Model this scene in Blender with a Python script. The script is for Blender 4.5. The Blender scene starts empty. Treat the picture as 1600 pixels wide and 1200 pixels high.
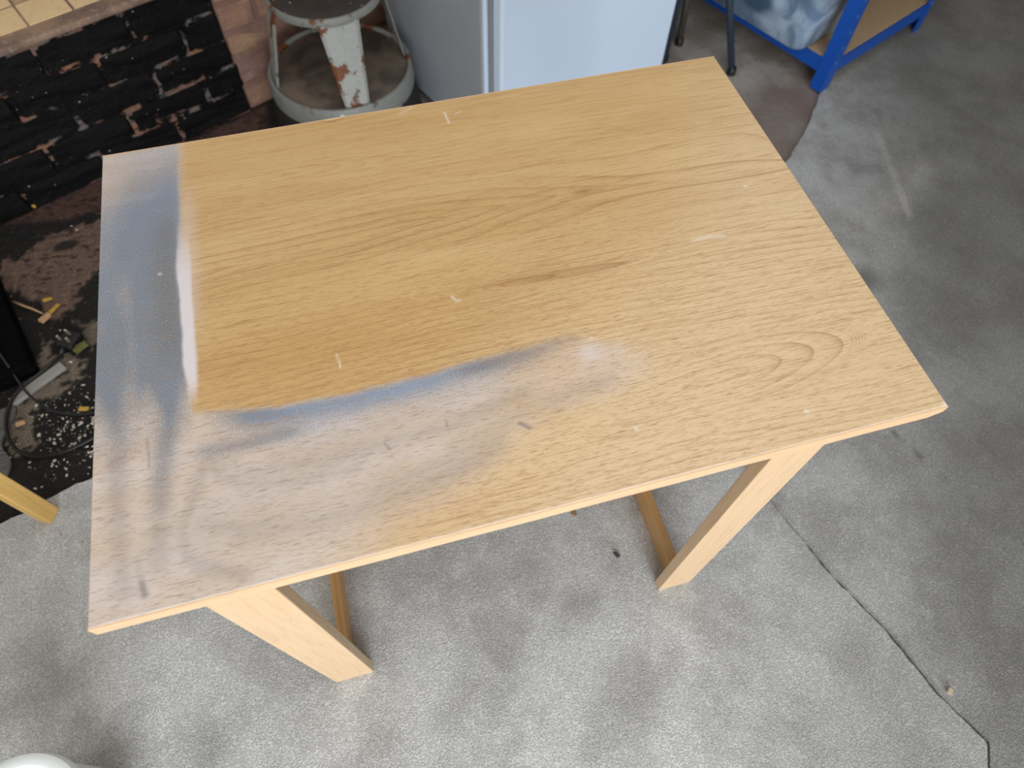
import bpy, bmesh, math, random
import numpy as np
from mathutils import Vector, Matrix
random.seed(7); rng = np.random.default_rng(7)
S = bpy.context.scene
COL = S.collection

# ------------------------------------------------------------------ camera
cam_d = bpy.data.cameras.new('camera'); cam = bpy.data.objects.new('camera', cam_d); COL.objects.link(cam)
R = ((0.96395584, -0.2654458, 0.01810171), (-0.22128648, -0.83764749, -0.49937859), (0.1477208, 0.47737325, -0.86619475))
cam.matrix_world = Matrix((
    (R[0][0], -R[1][0], -R[2][0], 0.3668), (R[0][1], -R[1][1], -R[2][1], -0.2338),
    (R[0][2], -R[1][2], -R[2][2], 1.4261), (0, 0, 0, 1)))
cam_d.sensor_width = 36; cam_d.lens = 1062.94 / 1600 * 36; cam_d.clip_start = 0.02
cam_d.dof.use_dof = True; cam_d.dof.focus_distance = 0.98; cam_d.dof.aperture_fstop = 3.6
S.camera = cam

# ------------------------------------------------------------------ light
W = bpy.data.worlds.new('world'); S.world = W; W.use_nodes = True
bg = W.node_tree.nodes['Background']; bg.inputs[0].default_value = (0.80, 0.90, 1.0, 1); bg.inputs[1].default_value = 1.0

def area_light(name, loc, target, sx, sy, power, color):
    l = bpy.data.lights.new(name, 'AREA'); l.shape = 'RECTANGLE'; l.size = sx; l.size_y = sy; l.energy = power; l.color = color
    o = bpy.data.objects.new(name, l); COL.objects.link(o); o.location = loc
    o.rotation_euler = (Vector(target) - Vector(loc)).to_track_quat('-Z', 'Y').to_euler()
    return o
# daylight coming in through the wide open doorway behind the photographer
area_light('doorway_daylight', (0.45, -3.3, 1.15), (0.45, 0.4, 0.85), 2.5, 1.95, 128, (0.95, 0.97, 1.0))
# unseen overhead fill, added to brighten the tabletop and floor
area_light('overhead_fill', (0.6, 0.1, 2.38), (0.6, 0.1, 0), 2.6, 2.0, 26, (0.98, 0.99, 1.0))

S.view_settings.view_transform = 'Standard'; S.view_settings.look = 'None'
S.view_settings.exposure = 0.1; S.view_settings.gamma = 1.0; S.view_settings.use_curve_mapping = False

# ------------------------------------------------------------------ node helpers
def srgb(r, g, b):
    f = lambda c: (c / 255 / 12.92) if c / 255 <= .04045 else ((c / 255 + .055) / 1.055) ** 2.4
    return (f(r), f(g), f(b), 1)

class NT:
    def __init__(s, name, rough=.5, metal=0., spec=.5):
        s.m = bpy.data.materials.new(name); s.m.use_nodes = True; s.t = s.m.node_tree
        s.b = s.t.nodes['Principled BSDF']
        s.b.inputs['Roughness'].default_value = rough; s.b.inputs['Metallic'].default_value = metal
        s.b.inputs['Specular IOR Level'].default_value = spec
        s.tc = s.t.nodes.new('ShaderNodeTexCoord')
    def obj(s): return s.tc.outputs['Object']
    def _in(s, sock, v):
        if hasattr(v, 'links') or isinstance(v, bpy.types.NodeSocket): s.t.links.new(v, sock)
        else: sock.default_value = v
    def map(s, vec, scale, rot=(0, 0, 0), loc=(0, 0, 0)):
        n = s.t.nodes.new('ShaderNodeMapping'); s.t.links.new(vec, n.inputs[0])
        n.inputs['Scale'].default_value = scale; n.inputs['Rotation'].default_value = rot; n.inputs['Location'].default_value = loc
        return n.outputs[0]
    def noise(s, vec, scale, detail=3., rough=.55, dist=0.):
        n = s.t.nodes.new('ShaderNodeTexNoise'); s.t.links.new(vec, n.inputs['Vector'])
        n.inputs['Scale'].default_value = scale; n.inputs['Detail'].default_value = detail
        n.inputs['Roughness'].default_value = rough; n.inputs['Distortion'].default_value = dist
        return n.outputs['Fac']
    def voro(s, vec, scale, out='Distance', feature='F1'):
        n = s.t.nodes.new('ShaderNodeTexVoronoi'); n.feature = feature
        s.t.links.new(vec, n.inputs['Vector']); n.inputs['Scale'].default_value = scale
        return n.outputs[out]
    def attr(s, name, out='Fac'):
        n = s.t.nodes.new('ShaderNodeAttribute'); n.attribute_name = name; return n.outputs[out]
    def math(s, op, a, b=0., clamp=False):
        n = s.t.nodes.new('ShaderNodeMath'); n.operation = op; n.use_clamp = clamp
        s._in(n.inputs[0], a); s._in(n.inputs[1], b); return n.outputs[0]
    def rng(s, v, a, b, c=0., d=1., smooth=True):
        n = s.t.nodes.new('ShaderNodeMapRange'); n.interpolation_type = 'SMOOTHSTEP' if smooth else 'LINEAR'
        s._in(n.inputs[0], v)
        for i, x in zip((1, 2, 3, 4), (a, b, c, d)): n.inputs[i].default_value = x
        return n.outputs[0]
    def mix(s, fac, a, b, mode='MIX'):
        n = s.t.nodes.new('ShaderNodeMix'); n.data_type = 'RGBA'; n.blend_type = mode
        s._in(n.inputs[0], fac); s._in(n.inputs[6], a); s._in(n.inputs[7], b); return n.outputs[2]
    def bump(s, h, strength=.3, dist=.002):
        n = s.t.nodes.new('ShaderNodeBump'); n.inputs['Strength'].default_value = strength; n.inputs['Distance'].default_value = dist
        s.t.links.new(h, n.inputs['Height']); s.t.links.new(n.outputs[0], s.b.inputs['Normal'])
    def col(s, c): s._in(s.b.inputs['Base Color'], c)
    def rough(s, r): s._in(s.b.inputs['Roughness'], r)

# ------------------------------------------------------------------ mesh helpers
def link(name, me, mat=None, parent=None, smooth=False):
    o = bpy.data.objects.new(name, me); COL.objects.link(o)
    if mat is not None: me.materials.append(mat)
    if parent is not None: o.parent = parent
    if smooth:
        for p in me.polygons: p.use_smooth = True
    return o
def from_bm(name, bm, mat=None, parent=None, smooth=False):
    me = bpy.data.meshes.new(name); bm.to_mesh(me); bm.free(); return link(name, me, mat, parent, smooth)
def tag(o, label=None, cat=None, group=None, kind=None):
    if label: o['label'] = label
    if cat: o['category'] = cat
    if group: o['group'] = group
    if kind: o['kind'] = kind
    return o
def empty(name, loc=(0, 0, 0), rz=0.):
    o = bpy.data.objects.new(name, None); COL.objects.link(o); o.location = loc; o.rotation_euler = (0, 0, rz)
    o.empty_display_size = .05; return o
def bm_box(bm, x0, x1, y0, y1, z0, z1, bev=0., seg=2):
    r = bmesh.ops.create_cube(bm, size=1.0)
    for v in r['verts']:
        v.co = Vector(((x0 + x1) / 2 + v.co.x * (x1 - x0), (y0 + y1) / 2 + v.co.y * (y1 - y0), (z0 + z1) / 2 + v.co.z * (z1 - z0)))
    if bev > 0:
        es = list({e for v in r['verts'] for e in v.link_edges})
        bmesh.ops.bevel(bm, geom=es, offset=bev, segments=seg, affect='EDGES', profile=.5)
def box(name, x0, x1, y0, y1, z0, z1, mat, parent=None, bev=.002, seg=2):
    bm = bmesh.new(); bm_box(bm, x0, x1, y0, y1, z0, z1, bev, seg); return from_bm(name, bm, mat, parent)
def tube(name, pts, r, mat, parent=None, n=10, caps=True, smooth_path=0):
    pts = [Vector(p) for p in pts]
    for _ in range(smooth_path):                                    # Chaikin
        q = [pts[0]]
        for a, b in zip(pts[:-1], pts[1:]): q += [a * .75 + b * .25, a * .25 + b * .75]
        pts = q + [pts[-1]]
    rs = r if isinstance(r, (list, tuple)) else [r] * len(pts)
    bm = bmesh.new(); rings = []; up = Vector((0, 0, 1))
    for i, p in enumerate(pts):
        t = (pts[min(i + 1, len(pts) - 1)] - pts[max(i - 1, 0)]).normalized()
        a = t.cross(up if abs(t.z) < .95 else Vector((1, 0, 0))).normalized(); b = t.cross(a)
        rings.append([bm.verts.new(p + (a * math.cos(k * 2 * math.pi / n) + b * math.sin(k * 2 * math.pi / n)) * rs[i]) for k in range(n)])
    for A, B in zip(rings[:-1], rings[1:]):
        for k in range(n): bm.faces.new((A[k], A[(k + 1) % n], B[(k + 1) % n], B[k]))
    if caps: bm.faces.new(rings[0][::-1]); bm.faces.new(rings[-1])
    bmesh.ops.recalc_face_normals(bm, faces=bm.faces[:])
    return from_bm(name, bm, mat, parent, True)
def lathe(name, prof, mat, parent=None, n=64, smooth=True, loc=(0, 0)):
    bm = bmesh.new(); rings = []
    for (r, z) in prof:
        if r < 1e-6: rings.append([bm.verts.new((loc[0], loc[1], z))])
        else: rings.append([bm.verts.new((loc[0] + r * math.cos(2 * math.pi * k / n), loc[1] + r * math.sin(2 * math.pi * k / n), z)) for k in range(n)])
    for A, B in zip(rings[:-1], rings[1:]):
        for k in range(n):
            k2 = (k + 1) % n
            if len(A) == 1 and len(B) == 1: continue
            if len(A) == 1: bm.faces.new((A[0], B[k], B[k2]))
            elif len(B) == 1: bm.faces.new((A[k], A[k2], B[0]))
            else: bm.faces.new((A[k], A[k2], B[k2], B[k]))
    bmesh.ops.recalc_face_normals(bm, faces=bm.faces[:])
    o = from_bm(name, bm, mat, parent, smooth)
    if smooth:
        o.data.set_sharp_from_angle(angle=math.radians(38))
    return o
def vnoise(x, y, seed=0):
    """smooth value noise on numpy arrays"""
    g = np.random.default_rng(seed).random((64, 64))
    xi = np.floor(x).astype(int); yi = np.floor(y).astype(int); fx = x - xi; fy = y - yi
    fx = fx * fx * (3 - 2 * fx); fy = fy * fy * (3 - 2 * fy)
    a = g[xi % 64, yi % 64]; b = g[(xi + 1) % 64, yi % 64]; c = g[xi % 64, (yi + 1) % 64]; d = g[(xi + 1) % 64, (yi + 1) % 64]
    return (a * (1 - fx) + b * fx) * (1 - fy) + (c * (1 - fx) + d * fx) * fy
def fbm(x, y, seed=0, oct=4):
    s = 0; a = .5; t = 0
    for k in range(oct):
        s = s + a * vnoise(x * 2 ** k, y * 2 ** k, seed + k); t += a; a *= .5
    return s / t
def sst(v, a, b):
    t = np.clip((v - a) / (b - a), 0, 1); return t * t * (3 - 2 * t)
def seg_dist(X, Y, pts):
    d = np.full(X.shape, 9.); 
    for (ax, ay), (bx, by) in zip(pts[:-1], pts[1:]):
        vx, vy = bx - ax, by - ay
        t = np.clip(((X - ax) * vx + (Y - ay) * vy) / (vx * vx + vy * vy), 0, 1)
        d = np.minimum(d, np.hypot(X - ax - t * vx, Y - ay - t * vy))
    return d
def poly_sd(X, Y, P):
    """signed distance to polygon, negative inside"""
    d = seg_dist(X, Y, P + [P[0]]); ins = np.zeros(X.shape, bool)
    for (ax, ay), (bx, by) in zip(P, P[1:] + [P[0]]):
        c = ((ay > Y) != (by > Y)) & (X < (bx - ax) * (Y - ay) / ((by - ay) if by != ay else 1e-9) + ax)
        ins ^= c
    return np.where(ins, -d, d)
def grid_mesh(name, X, Y, Z):
    ny, nx = X.shape
    me = bpy.data.meshes.new(name)
    V = np.stack([X, Y, Z], -1).reshape(-1, 3)
    i = np.arange(ny * nx).reshape(ny, nx)
    F = np.stack([i[:-1, :-1], i[:-1, 1:], i[1:, 1:], i[1:, :-1]], -1).reshape(-1, 4)
    me.from_pydata(V.tolist(), [], F.tolist()); me.update(); return me
def set_attr(me, name, arr):
    a = me.attributes.new(name, 'FLOAT', 'POINT'); a.data.foreach_set('value', np.asarray(arr, np.float32).ravel())

# ------------------------------------------------------------------ materials
def m_plain(name, c, rough=.5, metal=0., nz=0., nscale=30., bumpd=0.):
    n = NT(name, rough, metal); c = srgb(*c)
    if nz > 0:
        f = n.noise(n.obj(), nscale, 4)
        n.col(n.mix(f, tuple(x * (1 - nz) for x in c[:3]) + (1,), tuple(min(1, x * (1 + nz)) for x in c[:3]) + (1,)))
        if bumpd: n.bump(f, .5, bumpd)
    else: n.col(c)
    return n.m

def m_wood_edge(name, base, dark, axis='x', gloss=.42):
    n = NT(name, gloss)
    sc = {'x': (6, 60, 160), 'y': (160, 6, 160), 'z': (140, 140, 7)}[axis]
    f = n.noise(n.map(n.obj(), sc), 1.0, 5, .6, .4)
    f2 = n.noise(n.map(n.obj(), tuple(q * 3 for q in sc)), 1.0, 3)
    c = n.mix(n.rng(f, .42, .72), srgb(*base), srgb(*dark))
    c = n.mix(n.math('MULTIPLY', n.rng(f2, .6, .75), .35), c, srgb(*[q * .8 for q in dark]))
    n.col(c); n.bump(f2, .12, .0006); return n.m

M_leg = m_wood_edge('beech_veneer_leg', (218, 188, 150), (208, 175, 134), 'z')
M_rail = m_wood_edge('beech_veneer_rail', (206, 164, 108), (188, 142, 88), 'y')
M_edge = m_wood_edge('beech_edge_band', (226, 190, 150), (218, 180, 138), 'x')
M_chair = m_wood_edge('pine_chair_leg', (216, 178, 104), (206, 164, 90), 'z', .38)

def m_tabletop():
    n = NT('beech_laminate_dusted', .48)
    o = n.obj()
    g = n.attr('grain')
    fr = n.math('FRACT', g)
    line = n.math('ADD', n.math('POWER', fr, 9.0), n.math('MULTIPLY', n.math('POWER', fr, 2.5), .34))
    line = n.math('MULTIPLY', line, n.rng(fr, .90, 1.0, 1.0, 0.0))
    lmod = n.rng(n.noise(n.map(o, (4, 16, 1)), 1.0, 2), .3, .7, .45, 1.0)
    line = n.math('MULTIPLY', n.math('MULTIPLY', line, lmod), n.attr('gamp'))
    tone = n.noise(n.map(o, (2.0, 14, 1)), 1.0, 3)
    wood = n.mix(n.rng(tone, .3, .7), srgb(193, 158, 107), srgb(205, 174, 124))
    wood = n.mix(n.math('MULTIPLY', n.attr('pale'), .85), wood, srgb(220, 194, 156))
    wood = n.mix(n.math('MULTIPLY', n.attr('gold'), .65), wood, srgb(188, 148, 88))
    wood = n.mix(line, wood, srgb(150, 103, 56))
    wood = n.mix(n.attr('knot'), wood, srgb(138, 88, 48))
    # fine pore streaks
    st = n.noise(n.map(o, (14, 420, 1)), 1.0, 4, .6, .3)
    wood = n.mix(n.math('MULTIPLY', n.rng(st, .50, .68), .42), wood, srgb(158, 114, 64))
    # dust, overspray and bare primer left on it
    dn = n.noise(o, 420, 2)
    dl = n.noise(n.map(o, (9, 30, 1)), 1.0, 4)
    dust = n.math('MULTIPLY', n.attr('dust'), n.rng(dl, .25, .7, .72, 1.05), True)
    c = n.mix(dust, wood, n.mix(dl, srgb(196, 182, 173), srgb(212, 200, 192)))
    sp = n.math('ADD', n.attr('spray'), n.math('MULTIPLY', n.math('SUBTRACT', dn, .5), 1.3))
    sp = n.math('MULTIPLY', sp, n.rng(n.attr('spray'), 0, .12), True)
    hue = n.attr('bluish')
    c = n.mix(n.math('MULTIPLY', sp, .96, True), c, n.mix(hue, srgb(104, 110, 116), srgb(122, 142, 167)))
    c = n.mix(n.math('MULTIPLY', n.attr('soot'), .9, True), c, srgb(104, 104, 110))
    c = n.mix(n.attr('white'), c, srgb(214, 208, 212))
    # pores and flecks show through
    fl = n.noise(n.map(o, (62, 640, 1), rot=(0, 0, .012)), 1.0, 1.5, .5, .3)
    fl2 = n.noise(n.map(o, (110, 900, 1), rot=(0, 0, -.01), loc=(3, 7, 0)), 1.0, 1.5, .5, .3)
    fleck = n.math('MAXIMUM', n.math('MULTIPLY', n.rng(fl, .54, .74), .8), n.math('MULTIPLY', n.rng(fl2, .55, .76), .7))
    fleck = n.math('MULTIPLY', fleck, n.math('SUBTRACT', 1.0, n.attr('white')))
    c = n.mix(n.math('MULTIPLY', fleck, n.attr('fleck')), c, n.mix(dust, srgb(150, 106, 58), srgb(148, 130, 120)))
    c = n.mix(n.attr('scratch_glint'), c, srgb(232, 226, 218))
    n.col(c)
    n.rough(n.math('ADD', n.math('MULTIPLY', n.math('ADD', n.attr('dust'), n.attr('spray'), True), .3), .40))
    n.bump(n.math('ADD', n.math('MULTIPLY', fleck, -1.0), n.math('MULTIPLY', dn, .3)), .25, .0006)
    return n.m
M_top = m_tabletop()

def m_carpet(name, a, b, stain_tone, light):
    n = NT(name, .95, 0, .15)
    o = n.obj()
    v = n.voro(o, 330); f = n.noise(o, 420, 3, .6); big = n.noise(o, 5.5, 4, .55); mid = n.noise(o, 22, 3)
    c = n.mix(n.rng(big, .36, .64), srgb(*a), srgb(*b))
    c = n.mix(n.math('MULTIPLY', n.rng(mid, .45, .75), .35), c, srgb(*light))
    c = n.mix(n.math('MULTIPLY', n.attr('stain_tone'), .8, True), c, srgb(*stain_tone))
    c = n.mix(n.attr('scuff'), c, srgb(188, 186, 180))
    c = n.mix(n.math('MULTIPLY', n.rng(n.noise(o, 110, 2), .62, .74), .3), c, srgb(*[q * .6 for q in a]))
    k = n.rng(n.math('ADD', n.math('MULTIPLY', f, .8), n.math('MULTIPLY', v, .4)), .32, .80, .50, 1.34, False)
    m = n.t.nodes.new('ShaderNodeMix'); m.data_type = 'RGBA'; m.blend_type = 'MULTIPLY'; m.inputs[0].default_value = 1
    n.t.links.new(c, m.inputs[6]); n.t.links.new(k, m.inputs[7]); n.col(m.outputs[2])
    n.bump(n.math('ADD', f, n.math('MULTIPLY', v, .6)), .7, .004)
    return n.m
M_carpet = m_carpet('pale_grey_carpet', (180, 181, 181), (203, 205, 206), (140, 139, 134), (213, 214, 215))
M_carpet2 = m_carpet('worn_grey_carpet', (158, 158, 156), (181, 182, 182), (86, 84, 79), (180, 181, 181))

def m_bare_floor():
    n = NT('bare_concrete', .85)
    o = n.obj(); a = n.noise(o, 7, 5); b = n.noise(o, 60, 4)
    c = n.mix(n.rng(a, .35, .65), srgb(128, 120, 112), srgb(158, 154, 148))
    c = n.mix(n.attr('red'), c, n.mix(b, srgb(98, 80, 75), srgb(130, 112, 104)))
    c = n.mix(n.math('MULTIPLY', n.rng(b, .55, .75), .5), c, srgb(84, 78, 72))
    n.col(c); n.bump(b, .5, .003); return n.m
M_floor = m_bare_floor()

def m_hearth():
    n = NT('hearth_rubble', .9)
    o = n.obj(); b = n.noise(o, 90, 4); s = n.noise(n.map(o, (60, 14, 30), rot=(0, 0, 1.2)), 1.0, 4)
    c = n.mix(b, srgb(12, 11, 11), srgb(30, 27, 26))
    c = n.mix(n.attr('red'), c, n.mix(s, srgb(66, 44, 38), srgb(100, 72, 62)))
    c = n.mix(n.attr('tan'), c, n.mix(s, srgb(74, 57, 49), srgb(136, 110, 96)))
    c = n.mix(n.attr('grey'), c, n.mix(s, srgb(88, 79, 69), srgb(138, 126, 110)))
    pit = n.noise(n.map(o, (30, 55, 40), rot=(0, 0, .4)), 1.0, 4, .65)
    c = n.mix(n.math('MULTIPLY', n.rng(pit, .56, .62), .8), c, srgb(20, 18, 17))
    c = n.mix(n.math('MULTIPLY', n.rng(n.noise(o, 75, 3, .7), .64, .70), .5), c, srgb(150, 132, 118))
    n.col(c); n.bump(n.math('SUBTRACT', n.math('ADD', b, s), pit), .9, .008); return n.m
M_hearth = m_hearth()

def m_black_brick(name, chip):
    n = NT(name, .7, 0, .18)
    o = n.obj(); a = n.noise(o, 16, 5, .65); b = n.noise(o, 70, 4, .7); e = n.noise(n.map(o, (6, 6, 22)), 1.0, 4, .7)
    c = n.mix(b, srgb(3, 3, 4), srgb(15, 14, 15))
    chipc = n.mix(n.rng(n.noise(o, 9, 2), .42, .58), srgb(104, 99, 98), srgb(132, 98, 80))
    c = n.mix(n.rng(n.math('MULTIPLY', n.math('ADD', a, e), .5), chip, chip + .05), c, chipc)
    c = n.mix(n.rng(n.noise(o, 130, 2), .73, .76), c, srgb(170, 164, 156))
    n.col(c); n.bump(n.math('ADD', a, b), .8, .006); return n.m
M_bbrick = m_black_brick('black_painted_brick', .605)
M_bmortar = m_black_brick('black_painted_mortar', .50)

def m_pink(name, c0, c1, c2):
    n = NT(name, .9)
    o = n.obj(); a = n.noise(o, 9, 5, .6); b = n.noise(o, 80, 4)
    c = n.mix(n.rng(a, .35, .65), srgb(*c0), srgb(*c1)); c = n.mix(n.math('MULTIPLY', n.rng(b, .5, .75), .6), c, srgb(*c2))
    n.col(c); n.bump(b, .6, .004); return n.m
M_pink = [m_pink('pink_brick_a', (160, 124, 100), (128, 98, 90), (110, 84, 76)), m_pink('pink_brick_b', (150, 116, 104), (120, 92, 86), (104, 78, 72)),
          m_pink('pink_brick_c', (172, 138, 106), (140, 108, 94), (112, 86, 76))]
M_pinkmortar = m_pink('pink_mortar', (138, 106, 92), (122, 94, 84), (112, 88, 80))
M_tiles = [m_pink('hearth_tile_cream', (226, 200, 156), (220, 192, 146), (204, 176, 134)), m_pink('hearth_tile_tan', (186, 160, 120), (176, 150, 112), (162, 136, 100)),
           m_pink('hearth_tile_pinkish', (214, 188, 156), (202, 172, 140), (186, 158, 128))]
M_grout = m_pink('hearth_grout', (150, 124, 104), (112, 92, 82), (170, 152, 134))
M_wall = m_plain('painted_plaster', (196, 190, 180), .85, 0, .06, 6)
M_wallgrey = m_plain('grey_render', (150, 144, 136), .9, 0, .1, 6)

# ------------------------------------------------------------------ the setting
E1 = Vector((.915, .404, 0)); E2 = Vector((-.404, .915, 0)); ANG = math.atan2(.404, .915)
FZ = -.008                                                          # bare floor; carpets lie on it with their tops at z = 0
# floor
xs = np.concatenate([np.linspace(-2.6, -.6, 12), np.linspace(-.55, 2.6, 190), np.linspace(2.7, 4.2, 8)])
ys = np.concatenate([np.linspace(-3.6, .3, 12), np.linspace(.32, 2.3, 130), np.linspace(2.4, 4.6, 8)])
X, Y = np.meshgrid(xs, ys)
me = grid_mesh('floor', X, Y, np.full_like(X, FZ))
w = fbm(X * 9, Y * 9, 3) - .5
set_attr(me, 'red', (.35 + .6 * fbm(X * 12, Y * 12, 4)) * sst(-(poly_sd(X, Y, [(1.2, .9), (1.64, 1.0), (2.0, 1.36), (1.88, 1.46), (1.70, 1.47), (1.55, 1.40), (1.3, 1.3)]) + w * .22), -.07, .05))
floor = tag(link('floor', me, M_floor), kind='structure')

# carpets
seam = np.array([(.78, 1.30), (.90, .99), (.96, .70), (1.03, .35), (1.089, .105), (1.136, -.068), (1.186, -.188), (1.223, -.327), (1.269, -.425), (1.235, -.475), (1.15, -.75), (1.0, -3.4)])
def seamx(y): return np.interp(y, seam[::-1, 1], seam[::-1, 0])
def backL(x): return .561 + (x + .352) * .344
def backR(x): return np.interp(x, [.7, .9, 1.5, 1.637, 1.75, 1.88, 2.1, 3.0, 4.1], [.92, .98, 1.02, 1.103, 1.21, 1.36, 1.62, 2.2, 2.7])
def carpet(name, x0f, x1f, yb, mat, nx, ny, seed):
    u = np.linspace(0, 1, nx)[None, :]; v = np.linspace(0, 1, ny)[:, None]
    v = np.where(v < .2, v / .2 * .55, .55 + (v - .2) / .8 * .45)    # finer where it is seen
    Xg = np.broadcast_to(u * 1., (ny, nx)).copy(); Yg = np.zeros((ny, nx))
    for _ in range(6):
        Yg = -3.4 + v * (yb(Xg) + 3.4) + 0 * Xg
        a, b = x0f(Yg), x1f(Yg); Xg = a + u * (b - a)
    rag = lambda t, s: (fbm(t * 55, t * 0 + .5, s, 3) - .5)
    Yg[-1] += rag(Xg[-1] + 7, seed) * .016; Yg[-2] += rag(Xg[-2] + 7, seed) * .010
    Xg[:, 0] += rag(Yg[:, 0] + 7, seed + 5) * .008; Xg[:, -1] += rag(Yg[:, -1] + 7, seed + 9) * .008
    Zg = (fbm(Xg * 4 + 20, Yg * 4 + 20, seed + 2, 2) - .5) * .0
    # rolled edge down to the bare floor
    Xe = np.pad(Xg, 1, mode='edge'); Ye = np.pad(Yg, 1, mode='edge'); Ze = np.pad(Zg, 1, constant_values=FZ)
    return grid_mesh(name, Xe, Ye, Ze), Xe, Ye
me, X, Y = carpet('carpet', lambda y: np.full_like(y, -2.4), lambda y: seamx(y) - .002 * (1 - sst(y, -.5, .2)) - .0006, backL, M_carpet, 230, 300, 11)
spots = [(-.30, -.02, .05, .9), (-.36, .06, .03, .7), (-.13, -.05, .035, .6), (-.08, -.16, .04, .5), (.03, -.06, .05, .35), (.17, -.12, .05, .45), (.29, .26, .045, .4), (.36, .19, .04, .45), (.52, .12, .05, .35), (.66, -.17, .05, .6),
         (.62, .02, .035, .55), (.75, -.12, .03, .5), (.42, -.02, .06, .3), (1.0, -.25, .07, .5), (1.1, -.42, .1, .6), (.25, -.25, .06, .6), (-.42, .30, .05, .3), (-.44, .12, .07, .5), (-.48, -.05, .06, .6), (.22, .40, .06, .5)]
st = np.zeros_like(X)
for (x, y, r, k) in spots: st = np.maximum(st, k * np.exp(-((X - x) ** 2 + (Y - y) ** 2) / (r * r)))
st = np.clip(st * (.4 + 1.1 * fbm(X * 30, Y * 30, 5)), 0, 1)
st = np.maximum(st, .9 * np.exp(-(seg_dist(X, Y, [tuple(p) for p in seam[3:9]]) / .012) ** 2) * sst(Y, -.7, -.1) * fbm(X * 40, Y * 40, 8))
st = np.maximum(st, .85 * sst(X - .5 * Y, .70, 1.40) * (.6 + .6 * fbm(X * 9, Y * 9, 14)))  # broad darkening that grows towards the right front, on top of the stains
set_attr(me, 'stain_tone', np.clip(st, 0, 1)); set_attr(me, 'scuff', np.zeros_like(X))
cp = link('carpet', me, M_carpet); tag(cp, 'pale grey cut-pile carpet with faint stains under the wooden table', 'carpet')
me, X, Y = carpet('carpet', lambda y: seamx(y) + .0008 + .003 * (1 - sst(y, -.45, .1)), lambda y: np.full_like(y, 4.1), backR, M_carpet2, 260, 320, 31)
st = .75 * sst(fbm(X * 5 + 3, Y * 5 + 3, 21), .48, .72) * sst(X, 1.1, 1.9)
st = np.maximum(st, .85 * sst(X - .5 * Y, 1.12, 1.62) * (.65 + .5 * fbm(X * 4, Y * 4, 15)))  # same broad darkening on this piece, stronger towards the right front
for (x, y, r, k) in [(1.62, .62, .06, .9), (1.78, .55, .05, .8), (1.40, -.33, .05, .8), (1.33, -.2, .05, .5), (1.5, -.2, .06, .6)]: st = np.maximum(st, k * np.exp(-((X - x) ** 2 + (Y - y) ** 2) / (r * r)))
st = np.maximum(st, .9 * np.exp(-(seg_dist(X, Y, [(1.44, .2), (1.497, .058), (1.53, -.02), (1.60, -.16)]) / .005) ** 2))
st = np.maximum(st, .9 * np.exp(-(seg_dist(X, Y, [tuple(p) for p in seam[3:9]]) / .009) ** 2) * fbm(X * 45, Y * 45, 18) * 1.5 * (1 - .7 * sst(Y, -.2, .15)))
sc = .5 * np.exp(-(seg_dist(X, Y, [(1.95, 1.13), (1.90, .95), (1.86, .80)]) / .012) ** 2) + .35 * np.exp(-(seg_dist(X, Y, [(1.55, .78), (1.75, .82), (2.0, .95)]) / .05) ** 2) + .3 * np.exp(-(seg_dist(X, Y, [(1.42, 1.0), (1.5, .9), (1.4, .7)]) / .05) ** 2)
set_attr(me, 'stain_tone', np.clip(st, 0, 1)); set_attr(me, 'scuff', np.clip(sc * (.2 + 1.3 * fbm(X * 25, Y * 25, 9)), 0, .7))
cp = link('carpet', me, M_carpet2); tag(cp, 'darker worn grey carpet piece to the right of the ragged seam', 'carpet')

# hearth floor in front of the fireplace: broken cement, soot and rubble
xs = np.linspace(-1.15, .16, 270); ys = np.linspace(.30, 1.78, 300); X, Y = np.meshgrid(xs, ys)
nz = fbm(X * 14 + 9, Y * 14 + 9, 41, 5) - .5; nf = fbm(X * 60 + 9, Y * 60 + 9, 43, 3) - .5
P1 = [(-.62, 1.30), (-.566, 1.271), (-.513, 1.322), (-.432, 1.354), (-.3, 1.39), (-.1, 1.30), (-.2, 1.15), (-.351, 1.159), (-.391, 1.114), (-.42, 1.062), (-.456, 1.027), (-.494, 1.026), (-.53, 1.108), (-.60, 1.18)]
P2 = [(-.489, .946), (-.468, .975), (-.436, .913), (-.383, .889), (-.389, .844), (-.438, .815), (-.48, .795), (-.50, .741), (-.488, .669), (-.525, .680), (-.545, .783), (-.54, .86)]
P3 = [(-.426, 1.015), (-.30, 1.02), (-.30, .95), (-.377, .946)]
PR = [(-.60, 1.41), (-.2, 1.60), (.14, 1.74), (.14, 1.3), (-.1, 1.36), (-.354, 1.40), (-.433, 1.372), (-.501, 1.39)]
tan = sst(-(poly_sd(X, Y, P1) + nz * .10 + nf * .05), -.006, .008)
tan *= 1 - .9 * sst(-(np.hypot((X + .435) / 1.5, Y - 1.285) - .022 + nz * .03), -.004, .004)
grey = np.maximum(sst(-(poly_sd(X, Y, P2) + nz * .08 + nf * .06), -.004, .006), .7 * sst(-(poly_sd(X, Y, P3) + nz * .06 + nf * .03), -.004, .006))
red = sst(-(poly_sd(X, Y, PR) + nz * .08), -.015, .02)
Z = FZ - .001 + .004 * tan + .005 * grey + .002 * red + nz * .004 + nf * .002
wall_d = (X - .088) * .404 + (Y - 1.713) * -.915
Z = np.clip(Z, FZ + .0012, -.0015)
Z = np.where(Y < backL(X) + .0, FZ - .004, Z)
me = grid_mesh('hearth_slab', X, Y, Z)
set_attr(me, 'tan', tan); set_attr(me, 'grey', grey); set_attr(me, 'red', red * .9)
hs = link('floor_hearth', me, M_hearth, None, True); tag(hs, kind='structure')

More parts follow.
